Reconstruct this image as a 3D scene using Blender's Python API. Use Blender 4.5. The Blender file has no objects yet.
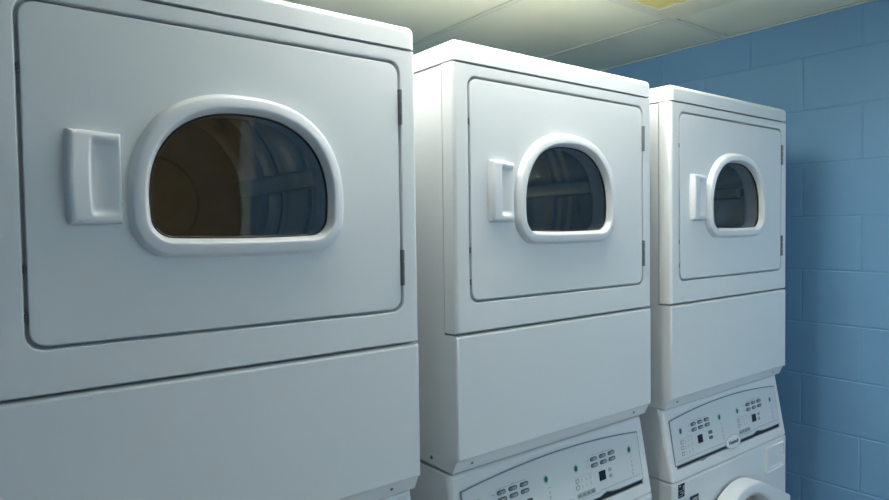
import bpy, bmesh, math, random
from mathutils import Vector, Matrix
PI = math.pi
SC = bpy.context.scene
COL = SC.collection

# ------------------------------------------------------------------ camera
CAM = dict(x=-0.0194, y=-1.0098, z=1.5916, yaw=0.64980, pitch=-0.034300, roll=-0.01405, f=628.68)
cd = bpy.data.cameras.new('camera'); cam = bpy.data.objects.new('camera', cd); COL.objects.link(cam)
sy, cy_, sp, cp = math.sin(CAM['yaw']), math.cos(CAM['yaw']), math.sin(CAM['pitch']), math.cos(CAM['pitch'])
fw = Vector((sy*cp, cy_*cp, sp)); rt = Vector((cy_, -sy, 0)); up = rt.cross(fw)
cr, sr = math.cos(CAM['roll']), math.sin(CAM['roll'])
rt2 = rt*cr + up*sr; up2 = -rt*sr + up*cr
m = Matrix((( rt2.x, up2.x, -fw.x, CAM['x']), (rt2.y, up2.y, -fw.y, CAM['y']), (rt2.z, up2.z, -fw.z, CAM['z']), (0, 0, 0, 1)))
cam.matrix_world = m
cd.sensor_width = 36; cd.lens = CAM['f']*36/889; cd.clip_start = .02
SC.camera = cam

# ------------------------------------------------------------------ world, exposure
w = bpy.data.worlds.new('world'); SC.world = w; w.use_nodes = True
w.node_tree.nodes['Background'].inputs[0].default_value = (.5, .7, 1, 1)
w.node_tree.nodes['Background'].inputs[1].default_value = .02
SC.view_settings.view_transform = 'Standard'; SC.view_settings.look = 'None'
SC.view_settings.gamma = 1; SC.view_settings.use_curve_mapping = False
SC.view_settings.exposure = .15
LAMP = 38.0            # radiance of the fluorescent diffuser over the machines
LAMP2 = 17.0

# ------------------------------------------------------------------ materials
def mat(name, col, rough=.5, metal=0, bump=0, bscale=200, spec=.5, var=0, vscale=3):
    M = bpy.data.materials.new(name); M.use_nodes = True
    nt = M.node_tree; b = nt.nodes['Principled BSDF']
    b.inputs['Base Color'].default_value = (*col, 1); b.inputs['Roughness'].default_value = rough
    b.inputs['Metallic'].default_value = metal; b.inputs['Specular IOR Level'].default_value = spec
    tc = nt.nodes.new('ShaderNodeTexCoord')
    if bump:
        n = nt.nodes.new('ShaderNodeTexNoise'); n.inputs['Scale'].default_value = bscale; n.inputs['Detail'].default_value = 3
        bp = nt.nodes.new('ShaderNodeBump'); bp.inputs['Strength'].default_value = bump; bp.inputs['Distance'].default_value = .001
        nt.links.new(tc.outputs['Object'], n.inputs['Vector']); nt.links.new(n.outputs['Fac'], bp.inputs['Height'])
        nt.links.new(bp.outputs['Normal'], b.inputs['Normal'])
    if var:
        n = nt.nodes.new('ShaderNodeTexNoise'); n.inputs['Scale'].default_value = vscale; n.inputs['Detail'].default_value = 4
        mx = nt.nodes.new('ShaderNodeMixRGB'); mx.inputs[1].default_value = (*[c*(1-var) for c in col], 1); mx.inputs[2].default_value = (*[min(1, c*(1+var)) for c in col], 1)
        nt.links.new(tc.outputs['Object'], n.inputs['Vector']); nt.links.new(n.outputs['Fac'], mx.inputs[0]); nt.links.new(mx.outputs[0], b.inputs['Base Color'])
    return M

ENAMEL = mat('white_enamel', (.77, .79, .80), .34, bump=.10, bscale=420)
PLAST = mat('white_plastic', (.80, .81, .83), .28)
PANEL = mat('panel_overlay', (.66, .70, .72), .35)
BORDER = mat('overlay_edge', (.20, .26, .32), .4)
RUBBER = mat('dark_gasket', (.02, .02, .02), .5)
STEEL = mat('drum_steel', (.90, .91, .92), .2, 1.0)
STEELB = mat('drum_back_steel', (.78, .62, .38), .45, .6, var=.3, vscale=6)
HINGE = mat('hinge_metal', (.22, .22, .23), .45, .7)
SCREW = mat('screw_metal', (.16, .17, .18), .4, .6)
GREYP = mat('button_grey', (.10, .12, .13), .4)
MIDP = mat('print_grey', (.34, .38, .40), .4)
BLACK = mat('display_black', (.012, .016, .02), .15)
GREEN = mat('indicator_green', (.005, .13, .075), .3)
PALEG = mat('indicator_ring', (.40, .60, .55), .4)
WALLM = mat('blue_block_paint', (.19, .385, .61), .5, bump=.55, bscale=160, spec=.4, var=.05, vscale=2.5)
CEILM = mat('ceiling_tile', (.93, .93, .76), .95, bump=.25, bscale=300, spec=.1)
GRIDM = mat('ceiling_grid_metal', (.84, .84, .72), .6)
VENTM = mat('vent_frame_cream', (.80, .78, .62), .5)
GRILLM = mat('vent_grille_yellow', (.72, .66, .30), .5)
FLOORM = mat('floor_tile_grey', (.60, .60, .58), .4, var=.15, vscale=5)
DARKIN = mat('duct_dark', (.03, .03, .03), .8)
HOUS = mat('lamp_housing', (.8, .8, .78), .4)

def glass(name, tint, ior=1.5):
    M = bpy.data.materials.new(name); M.use_nodes = True; nt = M.node_tree; nt.nodes.clear()
    o = nt.nodes.new('ShaderNodeOutputMaterial'); mx = nt.nodes.new('ShaderNodeMixShader'); fr = nt.nodes.new('ShaderNodeFresnel')
    fr.inputs['IOR'].default_value = ior
    t = nt.nodes.new('ShaderNodeBsdfTransparent'); t.inputs[0].default_value = (*tint, 1)
    g = nt.nodes.new('ShaderNodeBsdfGlossy'); g.inputs['Roughness'].default_value = .015; g.inputs['Color'].default_value = (1, 1, 1, 1)
    nt.links.new(fr.outputs[0], mx.inputs[0]); nt.links.new(t.outputs[0], mx.inputs[1]); nt.links.new(g.outputs[0], mx.inputs[2]); nt.links.new(mx.outputs[0], o.inputs[0])
    return M
GLASS = glass('door_glass', (.97, .98, .98), 1.5)

def emit(name, col, s):
    M = bpy.data.materials.new(name); M.use_nodes = True; nt = M.node_tree; nt.nodes.clear()
    o = nt.nodes.new('ShaderNodeOutputMaterial'); e = nt.nodes.new('ShaderNodeEmission')
    e.inputs[0].default_value = (*col, 1); e.inputs[1].default_value = s; nt.links.new(e.outputs[0], o.inputs[0]); return M
LAMPM = emit('fluorescent_diffuser', (1.0, 1.0, .94), LAMP)

# ------------------------------------------------------------------ mesh helpers
def obj(name, bm, material, parent=None, dz=0, sharp=35, wn=True, smooth=True, front=False):
    me = bpy.data.meshes.new(name)
    bmesh.ops.recalc_face_normals(bm, faces=bm.faces)
    if front:  # panes: outside face towards the room
        for f in bm.faces:
            if f.normal.y > 0: f.normal_flip()
    bm.to_mesh(me); bm.free()
    if dz: me.transform(Matrix.Translation((0, 0, dz)))
    me.materials.append(material)
    for p in me.polygons: p.use_smooth = smooth
    if smooth: me.set_sharp_from_angle(angle=math.radians(sharp))
    o = bpy.data.objects.new(name, me); COL.objects.link(o)
    if wn:
        md = o.modifiers.new('wn', 'WEIGHTED_NORMAL'); md.keep_sharp = True
    o.parent = parent
    return o

def loops_mesh(bm, loops, cap0=False, cap1=False):
    vs = [[bm.verts.new(p) for p in L] for L in loops]
    n = len(vs[0])
    for a, b in zip(vs, vs[1:]):
        for i in range(n):
            j = (i+1) % n
            bm.faces.new((a[i], a[j], b[j], b[i]))
    if cap0: bm.faces.new(vs[0])
    if cap1: bm.faces.new(vs[-1])
    return vs

def rr2(x0, x1, z0, z1, r, ns=6, nc=6):
    """rounded rectangle, counter-clockwise from the bottom-left corner's end"""
    pts = []
    cs = [(x1-r, z0+r, -PI/2), (x1-r, z1-r, 0), (x0+r, z1-r, PI/2), (x0+r, z0+r, PI)]
    st = (x0+r, z0)
    for k, (cx, cz, a0) in enumerate(cs):
        e = (cx+r*math.cos(a0), cz+r*math.sin(a0))
        for i in range(ns): t = i/ns; pts.append((st[0]+(e[0]-st[0])*t, st[1]+(e[1]-st[1])*t))
        for i in range(nc): a = a0+PI/2*i/nc; pts.append((cx+r*math.cos(a), cz+r*math.sin(a)))
        a = a0+PI/2; st = (cx+r*math.cos(a), cz+r*math.sin(a))
    return pts
def at_y(P, y): return [(a, y, b) for a, b in P]

def box(bm, x0, x1, y0, y1, z0, z1, bev=0, seg=3, pick=None):
    r = bmesh.ops.create_cube(bm, size=1)
    vs = r['verts']
    for v in vs: v.co = Vector((x0+(v.co.x+.5)*(x1-x0), y0+(v.co.y+.5)*(y1-y0), z0+(v.co.z+.5)*(z1-z0)))
    if bev:
        es = list({e for v in vs for e in v.link_edges})
        if pick: es = [e for e in es if pick((e.verts[0].co+e.verts[1].co)/2)]
        bmesh.ops.bevel(bm, geom=es, offset=bev, segments=seg, profile=.5, affect='EDGES', clamp_overlap=True)

def cyl(bm, c, axis, r, h, n=24, r2=None):
    r2 = r if r2 is None else r2
    ax = Vector(axis).normalized(); u = ax.orthogonal().normalized(); v = ax.cross(u); c = Vector(c)
    A = [c+u*r*math.cos(2*PI*i/n)+v*r*math.sin(2*PI*i/n) for i in range(n)]
    B = [c+ax*h+u*r2*math.cos(2*PI*i/n)+v*r2*math.sin(2*PI*i/n) for i in range(n)]
    loops_mesh(bm, [A, B], True, True)

def prism(bm, P, y0, y1, bev=0):
    """polygon P in x-z, extruded from y1 (back) to y0 (front)"""
    L = [at_y(P, y1), at_y(P, y0+bev)]
    if bev:
        cx = sum(a for a, b in P)/len(P); cz = sum(b for a, b in P)/len(P)
        sx = max(abs(a-cx) for a, b in P); sz = max(abs(b-cz) for a, b in P)
        L.append([(cx+(a-cx)*(1-bev/sx), y0, cz+(b-cz)*(1-bev/sz)) for a, b in P])
    loops_mesh(bm, L, True, True)

def tag(o, label=None, cat=None, group=None, kind=None):
    if label: o['label'] = label
    if cat: o['category'] = cat
    if group: o['group'] = group
    if kind: o['kind'] = kind
    return o
def thing(name, loc, label, cat, group=None, rz=0):
    o = bpy.data.objects.new(name, None); COL.objects.link(o); o.location = loc; o.rotation_euler = (0, 0, rz)
    o.empty_display_size = .1
    return tag(o, label, cat, group)
def copy_tree(o, parent=None):
    c = o.copy(); COL.objects.link(c); c.parent = parent
    for ch in list(o.children): copy_tree(ch, c)
    return c

# ------------------------------------------------------------------ measures
W = .683; ZT = 1.98; ZS = 1.9351; ZL = 1.3686; ZB = 1.1017; ZD1 = 1.9067; ZD0 = 1.4358; XL = .0415; XR = .6449
X2, Y2, X3, Y3 = .7805, .006, 1.5323, -.0054
XW = 2.5614; ZC = 2.3755; ZBASE = 1.07
YB = 1.45; XLW = -1.7; YF = -2.7
DEPTH = .72

# ------------------------------------------------------------------ room
def struct(name, bm, M, parent=None, **k):
    o = obj(name, bm, M, parent, **k)
    if parent is None: o['kind'] = 'structure'
    return o
bm = bmesh.new(); box(bm, XLW-.1, XW+.1, YF-.1, YB+.1, -.1, 0); struct('floor', bm, FLOORM)

def block_wall(name, P, u0, u1, zoff=2.0232, joff=.0927, inward=1):
    """painted concrete block wall: real raised block faces with tooled joints. P(u,h,z)->point, h is height off the wall"""
    bm = bmesh.new()
    H, L = .2032, .4064; j = .0040; dp = .0019
    k0 = int(math.floor((0-zoff)/H)); k1 = int(math.ceil((ZC-zoff)/H))
    for k in range(k0, k1+1):
        za, zb = zoff+k*H, zoff+(k+1)*H
        za_, zb_ = max(za, -.02), min(zb, ZC+.03)
        if zb_-za_ < .01: continue
        off = joff + (0 if k % 2 == 0 else L/2)
        i0 = int(math.floor((u0-off)/L)); i1 = int(math.ceil((u1-off)/L))
        for i in range(i0, i1):
            ua, ub = max(off+i*L, u0), min(off+(i+1)*L, u1)
            if ub-ua < .01: continue
            def ring(d, h): return [P(ua+d, h, za_+d), P(ub-d, h, za_+d), P(ub-d, h, zb_-d), P(ua+d, h, zb_-d)]
            loops_mesh(bm, [ring(0, -dp), ring(j*.35, -dp), ring(j*.8, -dp*.35), ring(j*1.3, 0)], False, True)
    return struct(name, bm, WALLM, wn=False, smooth=False)
block_wall('wall_right', lambda u, h, z: (XW-h, u, z), YF, YB)
block_wall('wall_back', lambda u, h, z: (u, YB-h, z), XLW, XW)
block_wall('wall_left', lambda u, h, z: (XLW+h, u, z), YF, YB)
block_wall('wall_front', lambda u, h, z: (u, YF+h, z), XLW, XW)

# unseen brown wooden door, added for its brown reflection in the nearest dryer's window
WOOD = mat('reflection_door_wood', (.36, .20, .07), .45, var=.3, vscale=4)
bm = bmesh.new(); box(bm, .45, 1.27, YF+.001, YF+.042, .005, 2.05, .003, 2)
dd = struct('reflection_door', bm, WOOD)
bm = bmesh.new(); cyl(bm, (.53, YF+.042, 1.0), (0, 1, 0), .011, .045, 16); cyl(bm, (.53, YF+.042, 1.0), (0, 1, 0), .026, .006, 20); box(bm, .52, .64, YF+.082, YF+.096, .99, 1.01, .004, 2)
obj('door_handle', bm, HINGE, dd)
bm = bmesh.new()
for a, b, c, d in ((.39, .447, .0, 2.11), (1.273, 1.33, .0, 2.11), (.447, 1.273, 2.053, 2.11)): box(bm, a, b, YF+.001, YF+.05, c, d, .003, 1)
struct('trim_3', bm, HOUS)  # frame of the added door

# suspended ceiling: metal grid and tiles, tile edges stand a little above the grid
GX = [2.147-.6215*i for i in range(7)]; GY = [.392-1.22*i for i in range(-0, 4)]
xs = sorted([XLW] + [g for g in GX if g > XLW+.05] + [XW]); ys = sorted([YF] + [g for g in GY if YF+.05 < g < YB] + [YB])
bm = bmesh.new()
VENT_TILE = None
for a, b in zip(xs, xs[1:]):
    for c, d in zip(ys, ys[1:]):
        e = .0135
        box(bm, a+e, b-e, c+e, d-e, ZC+.004, ZC+.02, .002, 1)
box(bm, XLW, XW, YF, YB, ZC+.021, ZC+.06)
ceil = struct('ceiling', bm, CEILM, wn=False)
bm = bmesh.new()
for g in xs[1:-1]: box(bm, g-.012, g+.012, YF, YB, ZC, ZC+.003)
for g in ys[1:-1]: box(bm, XLW, XW, g-.012, g+.012, ZC-.0006, ZC+.003)
struct('trim_1', bm, GRIDM, wn=False)
bm = bmesh.new()
box(bm, XW-.013, XW-.001, YF, YB, ZC-.001, ZC+.003); box(bm, XLW, XLW+.022, YF, YB, ZC-.001, ZC+.003)
box(bm, XLW, XW, YB-.022, YB-.001, ZC-.001, ZC+.003); box(bm, XLW, XW, YF+.001, YF+.022, ZC-.001, ZC+.003)
struct('trim_2', bm, GRIDM, wn=False)

# ------------------------------------------------------------------ ceiling lamp (just above the frame) and vent
def lamp(loc, lx, ly, label, M):
    t = thing('ceiling_light', loc, label, 'ceiling light')
    bm = bmesh.new(); box(bm, -lx/2, lx/2, -ly/2, ly/2, -.02, 0, .004, 2)
    obj('housing', bm, HOUS, t)
    bm = bmesh.new()
    P = [(-ly/2+.006, -.021), (-ly/2+.012, -.055), (-ly/2+.03, -.068), (ly/2-.03, -.068), (ly/2-.012, -.055), (ly/2-.006, -.021)]
    loops_mesh(bm, [[(-lx/2+.02, a, b) for a, b in P], [(lx/2-.02, a, b) for a, b in P]], True, True)
    obj('diffuser', bm, M, t)
    for s in (-1, 1):
        bm = bmesh.new(); x = s*(lx/2-.01); box(bm, x-.01, x+.01, -ly/2, ly/2, -.072, -.0205, .003, 2); obj('end_cap', bm, HOUS, t)
    return t
def strip_lamp(loc, lx, label, M):
    t = thing('fluorescent_strip_light', loc, label, 'ceiling light')
    bm = bmesh.new(); box(bm, -lx/2, lx/2, -.025, .025, -.055, 0, .006, 2); obj('housing', bm, HOUS, t)
    for s in (-1, 1):
        bm = bmesh.new(); x = s*(lx/2-.01); box(bm, x-.01, x+.01, -.085, .085, -.125, -.0555, .006, 2); obj('lamp_holder', bm, HOUS, t)
        bm = bmesh.new(); cyl(bm, (-lx/2+.0205, s*.055, -.10), (1, 0, 0), .019, lx-.041, 20); obj('tube', bm, M, t)
    return t
strip_lamp((1.0, -.04, ZC-.0006), 1.15, 'bare twin-tube fluorescent strip light hung over the gap between the dryers', LAMPM)
lamp((1.8, -1.9, ZC-.0006), 1.22, .26, 'long white fluorescent ceiling light near the wall opposite the dryers', emit('fluorescent_diffuser_far', (.84, .96, 1.0), LAMP2))

t = thing('ceiling_vent', (1.8365, .083, ZC), 'cream square ceiling vent with yellowed grille at the top of the photo', 'ceiling vent')
bm = bmesh.new()
gw, gh = .155, .255
loops_mesh(bm, [at for at in (
    [(a, b, -.0008) for a, b in rr2(-.296, .296, -.296, .296, .004, 3, 2)],
    [(a, b, -.006) for a, b in rr2(-.292, .292, -.292, .292, .004, 3, 2)],
    [(a, b, -.009) for a, b in rr2(-gw-.012, gw+.012, -gh-.012, gh+.012, .004, 3, 2)],
    [(a, b, -.009) for a, b in rr2(-gw, gw, -gh, gh, .002, 3, 2)],
    [(a, b, -.001) for a, b in rr2(-gw, gw, -gh, gh, .002, 3, 2)])])
obj('frame', bm, VENTM, t)
bm = bmesh.new()
n = 15
for i in range(1, n*2):
    x = -gw+2*gw*i/(n*2); box(bm, x-.0012, x+.0012, -gh, gh, -.008, -.0035)
for i in range(1, 50):
    y = -gh+2*gh*i/50; box(bm, -gw, gw, y-.0012, y+.0012, -.0078, -.0035)
box(bm, -gw, gw, -gh, gh, -.0034, -.0012)
obj('grille', bm, GRILLM, t, wn=False)

# ------------------------------------------------------------------ dryer
WC, WZ = .3445, 1.635
def dshape(ax, top, bot, rb, cx=WC, n=2.4, N=160):
    """porthole outline: arched top, straight sides, rounded bottom corners"""
    P = []
    for i in range(N//2+1):
        a = PI*i/(N//2); c, s = math.cos(a), math.sin(a)
        P.append((cx+ax*math.copysign(abs(c)**(2/n), c), WZ+(top-WZ)*abs(s)**(2/n)))
    zb = bot+rb
    for i in range(1, 6): P.append((cx-ax, WZ+(zb-WZ)*i/6))
    for i in range(13): a = PI+PI/2*i/12; P.append((cx-ax+rb+rb*math.cos(a), zb+rb*math.sin(a)))
    for i in range(1, 12): P.append((cx-ax+rb+(2*ax-2*rb)*i/12, bot))
    for i in range(13): a = 1.5*PI+PI/2*i/12; P.append((cx+ax-rb+rb*math.cos(a), zb+rb*math.sin(a)))
    for i in range(1, 6): P.append((cx+ax, zb+(WZ-zb)*i/6))
    bw = lambda a, b: (a, b-.0035*(1-((a-cx)/ax)**2) if b < bot+.001 else b)
    zc_ = (WZ+bot)/2
    return [(cx+(a-cx)*(1-(.020*((WZ+.02-b)/(WZ-bot))**2 if b < WZ+.02 else 0)), b-.0035*max(0, 1-((a-cx)/ax)**2)*(1 if b < WZ else 0)*max(0, min(1, (WZ-b)/(WZ-bot)))) for a, b in P]
def polar(P, angs, c):
    """radius samples of closed outline P about c, at the given angles"""
    out = []
    for a in angs:
        d = (math.cos(a), math.sin(a)); best = None
        for (x0, z0), (x1, z1) in zip(P, P[1:]+P[:1]):
            ex, ez = x1-x0, z1-z0; den = d[0]*ez-d[1]*ex
            if abs(den) < 1e-12: continue
            px, pz = x0-c[0], z0-c[1]
            tt = (px*ez-pz*ex)/den; s = (px*d[1]-pz*d[0])/den
            if tt > 0 and -1e-6 <= s <= 1+1e-6: best = tt if best is None else min(best, tt)
        out.append((c[0]+d[0]*best, c[1]+d[1]*best))
    return out

def make_dryer():
    D = -ZBASE
    t = thing('stacked_dryer', (0, 0, ZBASE), '', 'dryer', 'white dryers stacked on washers')
    # cabinet shell, open at the front
    bm = bmesh.new()
    loops_mesh(bm, [at_y(rr2(.003, W-.003, ZB+.004, ZS-.003, .001, 2, 1), DEPTH-.004), at_y(rr2(.003, W-.003, ZB+.004, ZS-.003, .001, 2, 1), .0412),
                    at_y(rr2(.0008, W-.0008, ZB+.002, ZS-.0012, .002, 2, 1), .0412), at_y(rr2(.0008, W-.0008, ZB+.002, ZS-.0012, .002, 2, 1), DEPTH)], True, True)
    obj('cabinet', bm, ENAMEL, t, D)
    # lid
    bm = bmesh.new(); box(bm, 0, W, -.001, DEPTH, ZS+.0018, ZT, .013, 5, pick=lambda c: c.z > ZS+.01 )
    obj('lid', bm, ENAMEL, t, D)
    # upper front panel with the door opening
    bm = bmesh.new(); z0, z1 = ZL+.0015, ZS-.0005
    g = .0048; L = [at_y(rr2(0, W, z0, z1, .002), .0385)]
    for k in range(6):
        a = PI/2*k/5; r = .009; i = r*(1-math.cos(a))
        L.append(at_y(rr2(i, W-i, z0+min(i, .004), z1-min(i, .003), .002), r*(1-math.sin(a))))
    hx0, hx1, hz0, hz1 = XL-g/2, XR+g/2, ZD0-g/2, ZD1+g/2
    e = .0035
    L += [at_y(rr2(hx0-e, hx1+e, hz0-e, hz1+e, .026), 0), at_y(rr2(hx0-e*.3, hx1+e*.3, hz0-e*.3, hz1+e*.3, .0235), .0009), at_y(rr2(hx0, hx1, hz0, hz1, .023), .003),
          at_y(rr2(hx0, hx1, hz0, hz1, .023), .016), at_y(rr2(hx0+.03, hx1-.03, hz0+.03, hz1-.03, .01), .0165), at_y(rr2(hx0+.03, hx1-.03, hz0+.03, hz1-.03, .01), .030)]
    loops_mesh(bm, L); obj('front_panel', bm, ENAMEL, t, D)
    # lower panel
    bm = bmesh.new(); box(bm, 0, W, 0, .0405, ZB, ZL-.0022, .0065, 4, pick=lambda c: c.y < .02)
    obj('lower_panel', bm, ENAMEL, t, D)
    # base with screws
    bm = bmesh.new()
    def rc(ix, iy, z): return [(ix, iy, z), (W-ix, iy, z), (W-ix, DEPTH-.02, z), (ix, DEPTH-.02, z)]
    loops_mesh(bm, [rc(.001, .007, ZB+.003), rc(.0015, .009, ZB-.002), rc(.0018, .0215, ZBASE+.003), rc(.004, .025, ZBASE)], True, True)
    b = obj('base_rim', bm, ENAMEL, t, D)
    for x in (.05, .622):
        bm = bmesh.new(); cyl(bm, (x, .0165, 1.088), (0, -1, -.43), .0038, .0030, 20, .003); cyl(bm, (x, .0165, 1.088), (0, -1, -.43), .0062, .0012, 20)
        obj('screw', bm, SCREW, b, D)
    for x, s in ((.002, -1), (W-.002, 1)):
        bm = bmesh.new(); cyl(bm, (x, .095, 1.088), (s, 0, 0), .0042, .003, 18, .0034); obj('screw', bm, SCREW, b, D)
    # bulkhead ring and drum behind the door
    cz = 1.665; N = 72; RD = .250
    angs = [2*PI*i/N for i in range(N)]
    circ = lambda r, z=cz: [(WC+r*math.cos(a), z+r*math.sin(a)) for a in angs]
    sq = polar(rr2(.006, W-.006, ZL+.005, ZS-.006, .002), angs, (WC, cz))
    bm = bmesh.new(); loops_mesh(bm, [at_y(sq, .048), at_y(circ(.205), .048), at_y(circ(.200), .055), at_y(circ(.200), .075)])
    obj('bulkhead', bm, ENAMEL, t, D)
    bm = bmesh.new(); L = [at_y(circ(.205), .070), at_y(circ(RD), .085)]
    for yy in (.20, .235, .27, .40, .43, .52): L += [at_y(circ(RD), yy-.010), at_y(circ(RD-.004), yy-.004), at_y(circ(RD-.004), yy+.004), at_y(circ(RD), yy+.010)]
    L.append(at_y(circ(RD), .66))
    loops_mesh(bm, L)
    dr = obj('drum', bm, STEEL, t, D, wn=False)
    bm = bmesh.new(); L = [at_y(circ(RD), .66), at_y(circ(.235), .672), at_y(circ(.12), .674), at_y(circ(.11), .66), at_y(circ(.02), .66)]
    loops_mesh(bm, L, False, True); obj('drum_back', bm, STEELB, dr, D)
    for k in range(3):
        a = .16+2*PI*k/3; bm = bmesh.new()
        box(bm, .200, .252, .09, .65, -.022, .022, .012, 3)
        bmesh.ops.rotate(bm, verts=bm.verts, cent=(0, 0, 0), matrix=Matrix.Rotation(-a, 3, 'Y'))
        bmesh.ops.translate(bm, verts=bm.verts, vec=(WC, 0, cz)); obj('drum_vane', bm, STEEL, dr, D)
    # door
    DL = lambda i, r: rr2(XL+g/2+i, XR-g/2-i, ZD0+g/2+i, ZD1-g/2-i, r, 8, 7)
    base = DL(0, .021); cc = (WC, 1.67)
    angs2 = [math.atan2(b_-cc[1], a_-cc[0]) for a_, b_ in base]
    hole = polar(dshape(.158, 1.790, 1.568, .04), angs2, cc)
    bm = bmesh.new()
    loops_mesh(bm, [at_y(hole, .0145), at_y(DL(.001, .021), .0145), at_y(base, .0125), at_y(base, .0025), at_y(DL(.0008, .0205), .0008), at_y(DL(.003, .019), 0), at_y(hole, 0), at_y(hole, .0145)])
    door = obj('door', bm, ENAMEL, t, D)
    # window frame
    bm = bmesh.new()
    prof = [(.0065, .0005), (.0065, .0), (.0042, -.0045), (.0015, -.0110), (.0002, -.0130), (-.0018, -.0140), (-.0140, -.0152), (-.0158, -.0150), (-.0168, -.0138), (-.0178, -.0120), (-.0225, -.002), (-.0235, .004), (-.0240, .042)]
    loops_mesh(bm, [at_y(dshape(.1695+o, 1.8035+o, 1.561-o, max(.012, .050+o)), y) for o, y in prof])
    wf = obj('window_frame', bm, PLAST, door, D, sharp=50, wn=False)
    bm = bmesh.new()
    prof = [(-.0230, .0005), (-.0247, -.0008), (-.0258, .0005), (-.0260, .0030)]
    loops_mesh(bm, [at_y(dshape(.1695+o, 1.8035+o, 1.561-o, .050+o), y) for o, y in prof])
    obj('gasket', bm, RUBBER, wf, D, wn=False)
    bm = bmesh.new(); L = []
    P = dshape(.1447, 1.7787, 1.5858, .026)
    for k in range(9):
        s = 1-k/9; L.append([(WC+(a-WC)*s, .0022+.003*(1-s*s), 1.672+(b-1.672)*s) for a, b in P])
    loops_mesh(bm, L, False, True); obj('glass', bm, GLASS, wf, D, wn=False, front=True)
    # handle: raised grip with a scooped pocket opening to the right
    bm = bmesh.new(); x0, x1, z0, z1 = .0950, .1612, 1.605, 1.737; nx, nz = 44, 44
    def sm(a, b, x): x = min(1, max(0, (x-a)/(b-a))); return x*x*(3-2*x)
    grid = []
    for i in range(nx+1):
        row = []
        for j in range(nz+1):
            u, v = i/nx, j/nz
            arc = .0035*math.sin(PI*v)              # left edge bows out a little
            top = .0130+.004*math.sin(PI*v)*(1-u) - .003*u
            pl = .43 + .05*(2*v-1)**2*0 + .03*abs(2*v-1)**3
            fu = sm(pl-.03, pl+.05, u)
            fv = sm(.085, .15+.02*u, v)*(1-sm(.86, .93, v))
            pocket = fu*fv
            floor_ = .001+.008*sm(.45, 1.0, u)
            h = top*(1-pocket)+floor_*pocket
            h *= 1
            ed = min(u/.13, (1-u)/.04, v/.045, (1-v)/.045, 1)
            rnd = math.sqrt(max(0, 1-(1-ed)**2))
            h = h-(1-rnd)*(.008 if u < .2 else .004)
            x = x0+(x1-x0)*u-arc*(1-u); z = z0+(z1-z0)*v - .004*u*(1 if v > .5 else 0)*(2*v-1)
            row.append(bm.verts.new((x, -max(h, .0005), z)))
        grid.append(row)
    for i in range(nx):
        for j in range(nz): bm.faces.new((grid[i][j], grid[i+1][j], grid[i+1][j+1], grid[i][j+1]))
    ring = [grid[i][0] for i in range(nx+1)]+[grid[nx][j] for j in range(1, nz+1)]+[grid[i][nz] for i in range(nx-1, -1, -1)]+[grid[0][j] for j in range(nz-1, 0, -1)]
    back = [bm.verts.new((v.co.x+(-.002 if v.co.x < .1 else .0008)*1, .0005, v.co.z)) for v in ring]
    for k in range(len(ring)): j = (k+1) % len(ring); bm.faces.new((ring[k], ring[j], back[j], back[k]))
    bm.faces.new(back)
    obj('handle', bm, PLAST, door, D, sharp=55, wn=False)
    # hinges
    for za, zb in ((1.790, 1.857), (1.483, 1.552)):
        bm = bmesh.new(); box(bm, XR-.0022, XR+.0042, -.0022, .010, za, zb, .001, 2)
        for k in range(3):
            h = (zb-za)/3; cyl(bm, (XR+.001, -.0022, za+k*h+.0008), (0, 0, 1), .0032, h-.0016, 14)
        obj('hinge', bm, HINGE, door, D)
    for z in (1.545, 1.478, 1.815):  # small dark bits in the groove along the door's left edge
        bm = bmesh.new(); box(bm, XL-.0018, XL+.0018, .0015, .010, z-.006, z+.006, .0006, 1); obj('groove_dark_bit', bm, GREYP, door, D)
    return t

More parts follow.
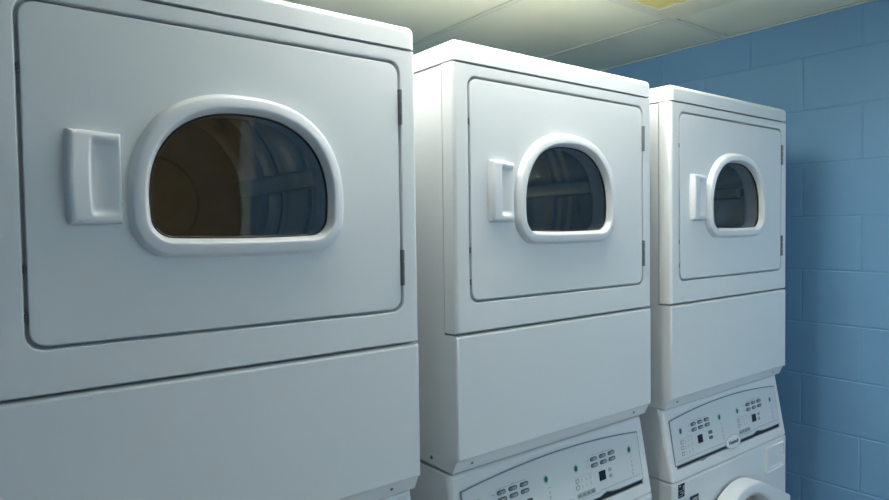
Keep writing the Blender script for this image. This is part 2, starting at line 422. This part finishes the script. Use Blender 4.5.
# ------------------------------------------------------------------ washer
KS = .033/.205
def shear(z): return -.003+(z-.865)*KS
def arch(x): return 1.031+.018*(1-((x-.335)/.312)**2)
def make_washer(zshift=0.0):
    t = thing('washing_machine', (0, 0, 0), '', 'washing machine', 'white front-loading washers under the dryers')
    # lower body
    bm = bmesh.new()
    loops_mesh(bm, [at_y(rr2(.003, W-.003, .03, .862, .001, 2, 1), DEPTH-.004), at_y(rr2(.003, W-.003, .03, .862, .001, 2, 1), .041),
                    at_y(rr2(.0015, W-.0015, .02, .8645, .002, 2, 1), .041), at_y(rr2(.0015, W-.0015, .02, .8645, .002, 2, 1), DEPTH)], True, True)
    obj('cabinet', bm, ENAMEL, t)
    for x in (.05, W-.05):
        for y in (.06, DEPTH-.06):
            bm = bmesh.new(); cyl(bm, (x, y, 0), (0, 0, 1), .02, .022, 16, .014); obj('foot', bm, RUBBER, t)
    # front panel with round opening
    N = 96; wc = (.3415, .575); angs = sorted({round(math.atan2(b-wc[1], a-wc[0]) % (2*PI), 6) for a, b in rr2(.0, W, .022, .8636, .004, 16, 4)})
    sq = lambda i: polar(rr2(i, W-i, .022+i, .8636-i, .002), angs, wc)
    circ = lambda r: [(wc[0]+r*math.cos(a), wc[1]+r*math.sin(a)) for a in angs]
    bm = bmesh.new()
    L = [at_y([(a, b) for a, b in rr2(0, W, .022, .8636, .002)], .040)]
    L = [at_y(sq(.0005), .040), at_y(sq(.0005), .005), at_y(sq(.0020), .0005), at_y(sq(.006), -.003), at_y(circ(.240), -.003), at_y(circ(.226), .0005), at_y(circ(.19), .004), at_y(circ(.165), .02), at_y(circ(.165), .06)]
    loops_mesh(bm, L); obj('front_panel', bm, ENAMEL, t)
    bm = bmesh.new(); loops_mesh(bm, [at_y(circ(.165), .06), at_y(circ(.22), .08), at_y(circ(.22), .5)], False, True); obj('drum', bm, STEEL, t, wn=False)
    # door: ring with a straight-sided handle lip on the right
    def dface(r, lip, hh):
        """circle about wc joined by tangents to a blunt right-hand end"""
        ex, ez = lip, hh; d = math.hypot(ex, ez); th = math.atan2(ez, ex)+math.acos(min(1, r/d))
        n1 = 72; P = []
        for i in range(n1+1):
            a = th+(2*PI-2*th)*i/n1; P.append((wc[0]+r*math.cos(a), wc[1]+r*math.sin(a)))
        for i in range(1, 6): f = i/6; q = P[n1]; P.append((q[0]+(wc[0]+ex-q[0])*f, q[1]+(wc[1]-ez-q[1])*f))
        for i in range(0, 12): f = i/12; P.append((wc[0]+ex, wc[1]-ez+2*ez*f))
        q = P[0]
        for i in range(0, 6): f = i/6; P.append((wc[0]+ex+(q[0]-wc[0]-ex)*f, wc[1]+ez+(q[1]-wc[1]-ez)*f))
        return P
    def dring(i, y, lip=.262): return at_y(dface(.219-i, lip-i, .115-i*.6), y)
    n = len(dface(.2, .25, .1))
    F = dface(.219, .262, .115)
    def innerring(r, y):
        out = []
        for a, b in F:
            th = math.atan2(b-wc[1], a-wc[0]); out.append((wc[0]+r*math.cos(th), y, wc[1]+r*math.sin(th)))
        return out
    bm = bmesh.new()
    def sidering(y, k): # the base of the door is round, the lip stands free of the panel
        B = dface(.219, .262, .115); return [(a, y, b) for a, b in B]
    loops_mesh(bm, [innerring(.164, -.004), innerring(.200, -.004), innerring(.216, -.004), innerring(.219, -.006), dring(0, -.030), dring(0, -.046), dring(.002, -.052), dring(.007, -.0555), innerring(.192, -.0565), innerring(.186, -.055), innerring(.178, -.048), innerring(.172, -.030), innerring(.164, -.004)])
    dr = obj('door', bm, PLAST, t, sharp=40)
    bm = bmesh.new(); circ2 = lambda r, y: at_y(circ(r), y)
    loops_mesh(bm, [circ2(.1695, -.026), circ2(.155, -.006), circ2(.12, .022), circ2(.06, .038), circ2(.01, .042)], False, True); obj('glass', bm, GLASS, dr, wn=False, front=True)
    # dispenser drawer front
    x0, x1, z0, z1 = .532, .657, .762, .848; y = -.003
    bm = bmesh.new()
    px0, px1, pz0, pz1 = x0+.028, x1-.010, z0+.010, z0+.048
    R = lambda i, r: rr2(x0+i, x1-i, z0+i, z1-i, r)
    R2 = lambda i, r: rr2(px0+i, px1-i, pz0+i, pz1-i, r)
    sc = lambda i, r, yt, yb: [(a, yt+(yb-yt)*(1-(b-pz0)/(pz1-pz0)), b) for a, b in R2(i, r)]
    loops_mesh(bm, [at_y(R(0, .006), y+.002), at_y(R(0, .006), y-.004), at_y(R(.0015, .005), y-.0065), at_y(R(.004, .004), y-.0065), at_y(R(.006, .003), y-.0035), at_y(R2(-.001, .008), y-.0035), sc(.003, .006, y+.014, y-.003), sc(.010, .004, y+.016, y-.002)], True, True)
    obj('dispenser_drawer', bm, PLAST, t)
    # stickers
    bm = bmesh.new(); box(bm, .027, .058, -.0036, -.0029, .818, .857, 0); s1 = obj('warning_sticker', bm, BLACK, t)
    bm = bmesh.new()
    for a, b, c, d in ((.031, .040, .849, .854), (.049, .055, .838, .851), (.030, .046, .8375, .8395), (.036, .054, .8305, .8335), (.030, .050, .8225, .8245), (.044, .055, .8265, .8285)): box(bm, a, b, -.0039, -.0035, c, d)
    obj('sticker_print', bm, MIDP, s1)
    bm = bmesh.new(); box(bm, .086, .131, -.0036, -.0029, .760, .807, 0); s1 = obj('rating_sticker', bm, BLACK, t)
    bm = bmesh.new()
    for a, b, c, d in ((.100, .126, .790, .800), (.091, .122, .780, .784), (.091, .118, .772, .775)): box(bm, a, b, -.0039, -.0035, c, d)
    obj('sticker_print', bm, MIDP, s1)

    # --- console: everything below is built upright and then leaned back by shearing
    def lean(o): # y += slope(z)
        for v in o.data.vertices: v.co.y += shear(v.co.z)
        return o
    z0c = .8682+zshift
    bm = bmesh.new(); box(bm, 0, W, 0, .0425, z0c, ZBASE, .011, 4, pick=lambda c: c.y < .02 and c.z > z0c+.01)
    for v in bm.verts: # rounder top edge rolling back under the dryer
        if v.co.z > 1.045: v.co.y += (v.co.z-1.045)**2*14
    me = bpy.data.meshes.new('tmp'); bmesh.ops.recalc_face_normals(bm, faces=bm.faces); bm.to_mesh(me); bm.free()
    con = bpy.data.objects.new('tmp', me); COL.objects.link(con)
    # dark finger slot under the overlay, with two notches, cut into the console
    Ps = [(.032, .898), (.646, .8945), (.646, .9045), (.530, .9055), (.497, .9155), (.466, .9055), (.400, .9065), (.278, .9075), (.195, .9055)]
    Ps = [(.032, .8975), (.143, .8970), (.168, .8915), (.193, .8970), (.646, .8950), (.646, .9082), (.524, .9082), (.497, .9175), (.470, .9082), (.032, .9082)]
    bm = bmesh.new(); prism(bm, Ps, -.02, .034); bmesh.ops.recalc_face_normals(bm, faces=bm.faces)
    mc = bpy.data.meshes.new('cut'); bm.to_mesh(mc); bm.free(); cut = bpy.data.objects.new('cut', mc); COL.objects.link(cut)
    md = con.modifiers.new('b', 'BOOLEAN'); md.object = cut; md.operation = 'DIFFERENCE'; md.solver = 'EXACT'
    dg = bpy.context.evaluated_depsgraph_get(); me2 = bpy.data.meshes.new_from_object(con.evaluated_get(dg))
    bm = bmesh.new(); bm.from_mesh(me2)
    bpy.data.objects.remove(con); bpy.data.objects.remove(cut)
    console = lean(obj('control_console', bm, ENAMEL, t))
    bm = bmesh.new(); prism(bm, [(.033, .8995), (.645, .8970), (.645, .9081), (.523, .9081), (.497, .9174), (.471, .9081), (.033, .9081)], .003, .030); lean(obj('slot_shade_strip', bm, RUBBER, console))  # dark strip standing in for the shade inside the slot
    bm = bmesh.new(); box(bm, .001, W-.001, .0435, .60, z0c, ZBASE-.0005, .004, 2, pick=lambda c: c.z > z0c+.01)
    for v in bm.verts:
        if v.co.y < .1: v.co.y += shear(v.co.z)
    obj('console_housing', bm, ENAMEL, t)
    # overlay
    def overlay(i):
        P = []
        x0, x1, zb = .026+i, .645-i, .9100+i
        P += [(x0, zb), (.470, zb), (.497, zb+.0085), (.524, zb), (x1, zb)] if False else [(x0+(x1-x0)*k/24, zb+(max(0, .0085-abs(x0+(x1-x0)*k/24-.497)*.33))) for k in range(25)]
        for k in range(25):
            x = x1+(x0-x1)*k/24; P.append((x, arch(x)-i))
        return P
    bm = bmesh.new(); prism(bm, overlay(-.0028), -.0009, .001); lean(obj('overlay_border_shade', bm, BORDER, console))  # dark seam plate, with the groove's shading put into its colour
    bm = bmesh.new(); prism(bm, overlay(0), -.0022, .001, .0006); ov = lean(obj('control_panel', bm, PANEL, t))
    F0 = -.0022
    def add(name, bm, M, par=None): return lean(obj(name, bm, M, par or ov, wn=False))
    def disc(bm, x, z, rx, rz, h, n=20): prism(bm, [(x+rx*math.cos(2*PI*i/n), z+rz*math.sin(2*PI*i/n)) for i in range(n)], F0-h, F0+.0004)
    def rect(bm, x0, x1, z0, z1, h=.0004): box(bm, x0, x1, F0-h, F0+.0004, z0, z1)
    # fine raised line above the overlay's lower edge
    bm = bmesh.new(); rect(bm, .030, .29, .9195, .9205, .0006); rect(bm, .38, .47, .9195, .9205, .0006); rect(bm, .47, .641, .9235, .9245, .0006); add('overlay_line', bm, MIDP)
    for sx, xo in ((0, 0), (1, .3195)):
        for r_ in range(2):
            for c_ in range(3):
                bx = .136+.0355*c_+xo+(.001 if r_ else 0); bz = 1.005-.0155*r_
                bm = bmesh.new(); prism(bm, rr2(bx-.0135, bx+.0135, bz-.0048, bz+.0048, .0046, 2, 5), F0-.0016, F0+.0004, .0006); k = add('button', bm, GREYP)
                bm = bmesh.new(); box(bm, bx-.003, bx+.010, F0-.0019, F0-.0015, bz-.0026, bz+.0026); box(bm, bx-.009, bx-.005, F0-.0019, F0-.0015, bz-.0012, bz+.0012); 
                ic = lean(obj('button_print', bm, MIDP, t, wn=False)); ic.parent = ov
        bm = bmesh.new(); rect(bm, .128+xo, .214+xo, 1.0135, 1.0142); rect(bm, .168+xo, .176+xo, 1.0152, 1.0166); add('print_line', bm, MIDP)
        bm = bmesh.new(); rect(bm, .1495+xo, .1745+xo, .9465, .9695, .0012); add('display', bm, BLACK)
        sbx = .219 if sx == 0 else .514; sw = .0105 if sx == 0 else .0062
        for z in (.9655, .9500):
            bm = bmesh.new(); prism(bm, rr2(sbx-sw, sbx+sw, z-.0048, z+.0048, .0045, 2, 5), F0-.0014, F0+.0004, .0006); add('button', bm, GREYP if sx == 0 else MIDP)
        for dx, dzz in ((.068, .998), (.279, .998)) if sx == 0 else ((.386, .997), (.601, .996)):
            bm = bmesh.new(); disc(bm, dx, dzz, .0088, .0105, .0003); add('indicator_ring', bm, PALEG)
            bm = bmesh.new(); disc(bm, dx, dzz, .0052, .0068, .0010); add('indicator', bm, GREEN)
        # programme tables
        tx = .068 if sx == 0 else .386
        rows = (.967, .951, .935) if sx == 0 else (.966, .951)
        bm = bmesh.new()
        for z in rows:
            for k in range(1, 4):
                rect(bm, tx+.0165*k-.0025, tx+.0165*k+.0018, z-.0005+.0008, z+.0020); rect(bm, tx+.0165*k-.0018, tx+.0165*k+.0028, z-.0042, z-.0026)
                if k == 3: rect(bm, tx+.0165*k-.0018, tx+.0165*k+.0028, z+.0034, z+.0047)
        rect(bm, tx-.006, tx+.058, rows[0]+.0085, rows[0]+.0091)
        add('programme_print', bm, MIDP)
        for z in rows:
            bm = bmesh.new(); prism(bm, rr2(tx-.0068, tx+.0068, z-.0056, z+.0056, .003, 2, 4), F0-.0006, F0+.0004); add('programme_light', bm, MIDP)
            bm = bmesh.new(); prism(bm, rr2(tx-.0035, tx+.0035, z-.003, z+.003, .002, 2, 4), F0-.0010, F0-.0005); add('light_lens', bm, PANEL)
        if sx:
            bm = bmesh.new(); prism(bm, rr2(.379, .449, .9245, .9365, .004, 3, 4), F0-.0006, F0+.0004); add('programme_bar', bm, MIDP)
            bm = bmesh.new()
            for k in range(4): box(bm, .385+.0165*k, .393+.0165*k, F0-.0009, F0-.0005, .929, .932)
            add('programme_print', bm, GREYP)
        # instructions column under the second light
        ix = .288 if sx == 0 else .606
        bm = bmesh.new()
        for k, z in enumerate((.9755, .966, .955, .944, .934)):
            rect(bm, ix-.005+.001*(k % 2), ix+.004, z, z+.0012); 
            if k: rect(bm, ix-.0022, ix+.0014, z-.0048, z-.0018)
        add('instruction_print', bm, MIDP)
        for z in (1.004, .989): bm = bmesh.new(); rect(bm, .110+xo-.004, .118+xo, z, z+.0012); add('row_print', bm, MIDP)
    # oval badge
    bm = bmesh.new()
    E = lambda s, y: [(.338+.043*s*math.cos(2*PI*i/48), y, .9125+.0195*s*math.sin(2*PI*i/48)) for i in range(48)]
    loops_mesh(bm, [E(1, .001), E(1, -.0028), E(.96, -.0038), E(.90, -.0040), E(.86, -.0034)], True, True)
    bd = lean(obj('badge', bm, PLAST, t, sharp=50))
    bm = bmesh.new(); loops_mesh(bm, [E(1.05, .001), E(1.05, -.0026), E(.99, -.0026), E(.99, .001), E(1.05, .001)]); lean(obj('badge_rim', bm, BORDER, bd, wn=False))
    cu = bpy.data.curves.new('badge_text', 'FONT'); cu.body = 'Huebsch'; cu.size = .0165; cu.align_x = 'CENTER'; cu.align_y = 'CENTER'; cu.extrude = .0004; cu.offset = .0004; cu.shear = .2
    to = bpy.data.objects.new('tmp', cu); COL.objects.link(to)
    dg = bpy.context.evaluated_depsgraph_get(); mt = bpy.data.meshes.new_from_object(to.evaluated_get(dg)); bpy.data.objects.remove(to)
    mt.transform(Matrix.Translation((.338, -.0037, .9125)) @ Matrix.Rotation(PI/2, 4, 'X'))
    mt.name = 'badge_text'; mt.materials.clear(); mt.materials.append(GREYP)
    tx_ = bpy.data.objects.new('badge_text', mt); COL.objects.link(tx_); tx_.parent = bd; lean(tx_)
    return t

A2, A3 = .0078, .0014
washer = make_washer()
washer.location = (0, 0, 0)
w2 = copy_tree(washer); w2.location = (X2, Y2, 0); w2.rotation_euler.z = A2
w3 = copy_tree(washer); w3.location = (X3, Y3, 0); w3.rotation_euler.z = A3
washer['label'] = 'white washer under the nearest dryer, only a sliver showing at the bottom'
w2['label'] = 'white washer under the middle dryer, its control panel cut off by the bottom edge'
w3['label'] = 'white front-loading washer beside the blue wall, with oval badge and round door partly showing'
w2.location.z = -.006          # the middle washer stands a little lower on its screw feet
for ch in w2.children:
    if ch.name.startswith('foot'): ch.location.z = .006
dryer = make_dryer()
d2 = copy_tree(dryer); d2.location = (X2, Y2, ZBASE); d2.rotation_euler.z = A2
d3 = copy_tree(dryer); d3.location = (X3, Y3, ZBASE); d3.rotation_euler.z = A3
dryer['label'] = 'large white dryer nearest the camera, cut off by the left edge'
d2['label'] = 'middle white dryer with arched dark window, standing between the other two dryers'
d3['label'] = 'white dryer at the far end of the row, beside the blue block wall'
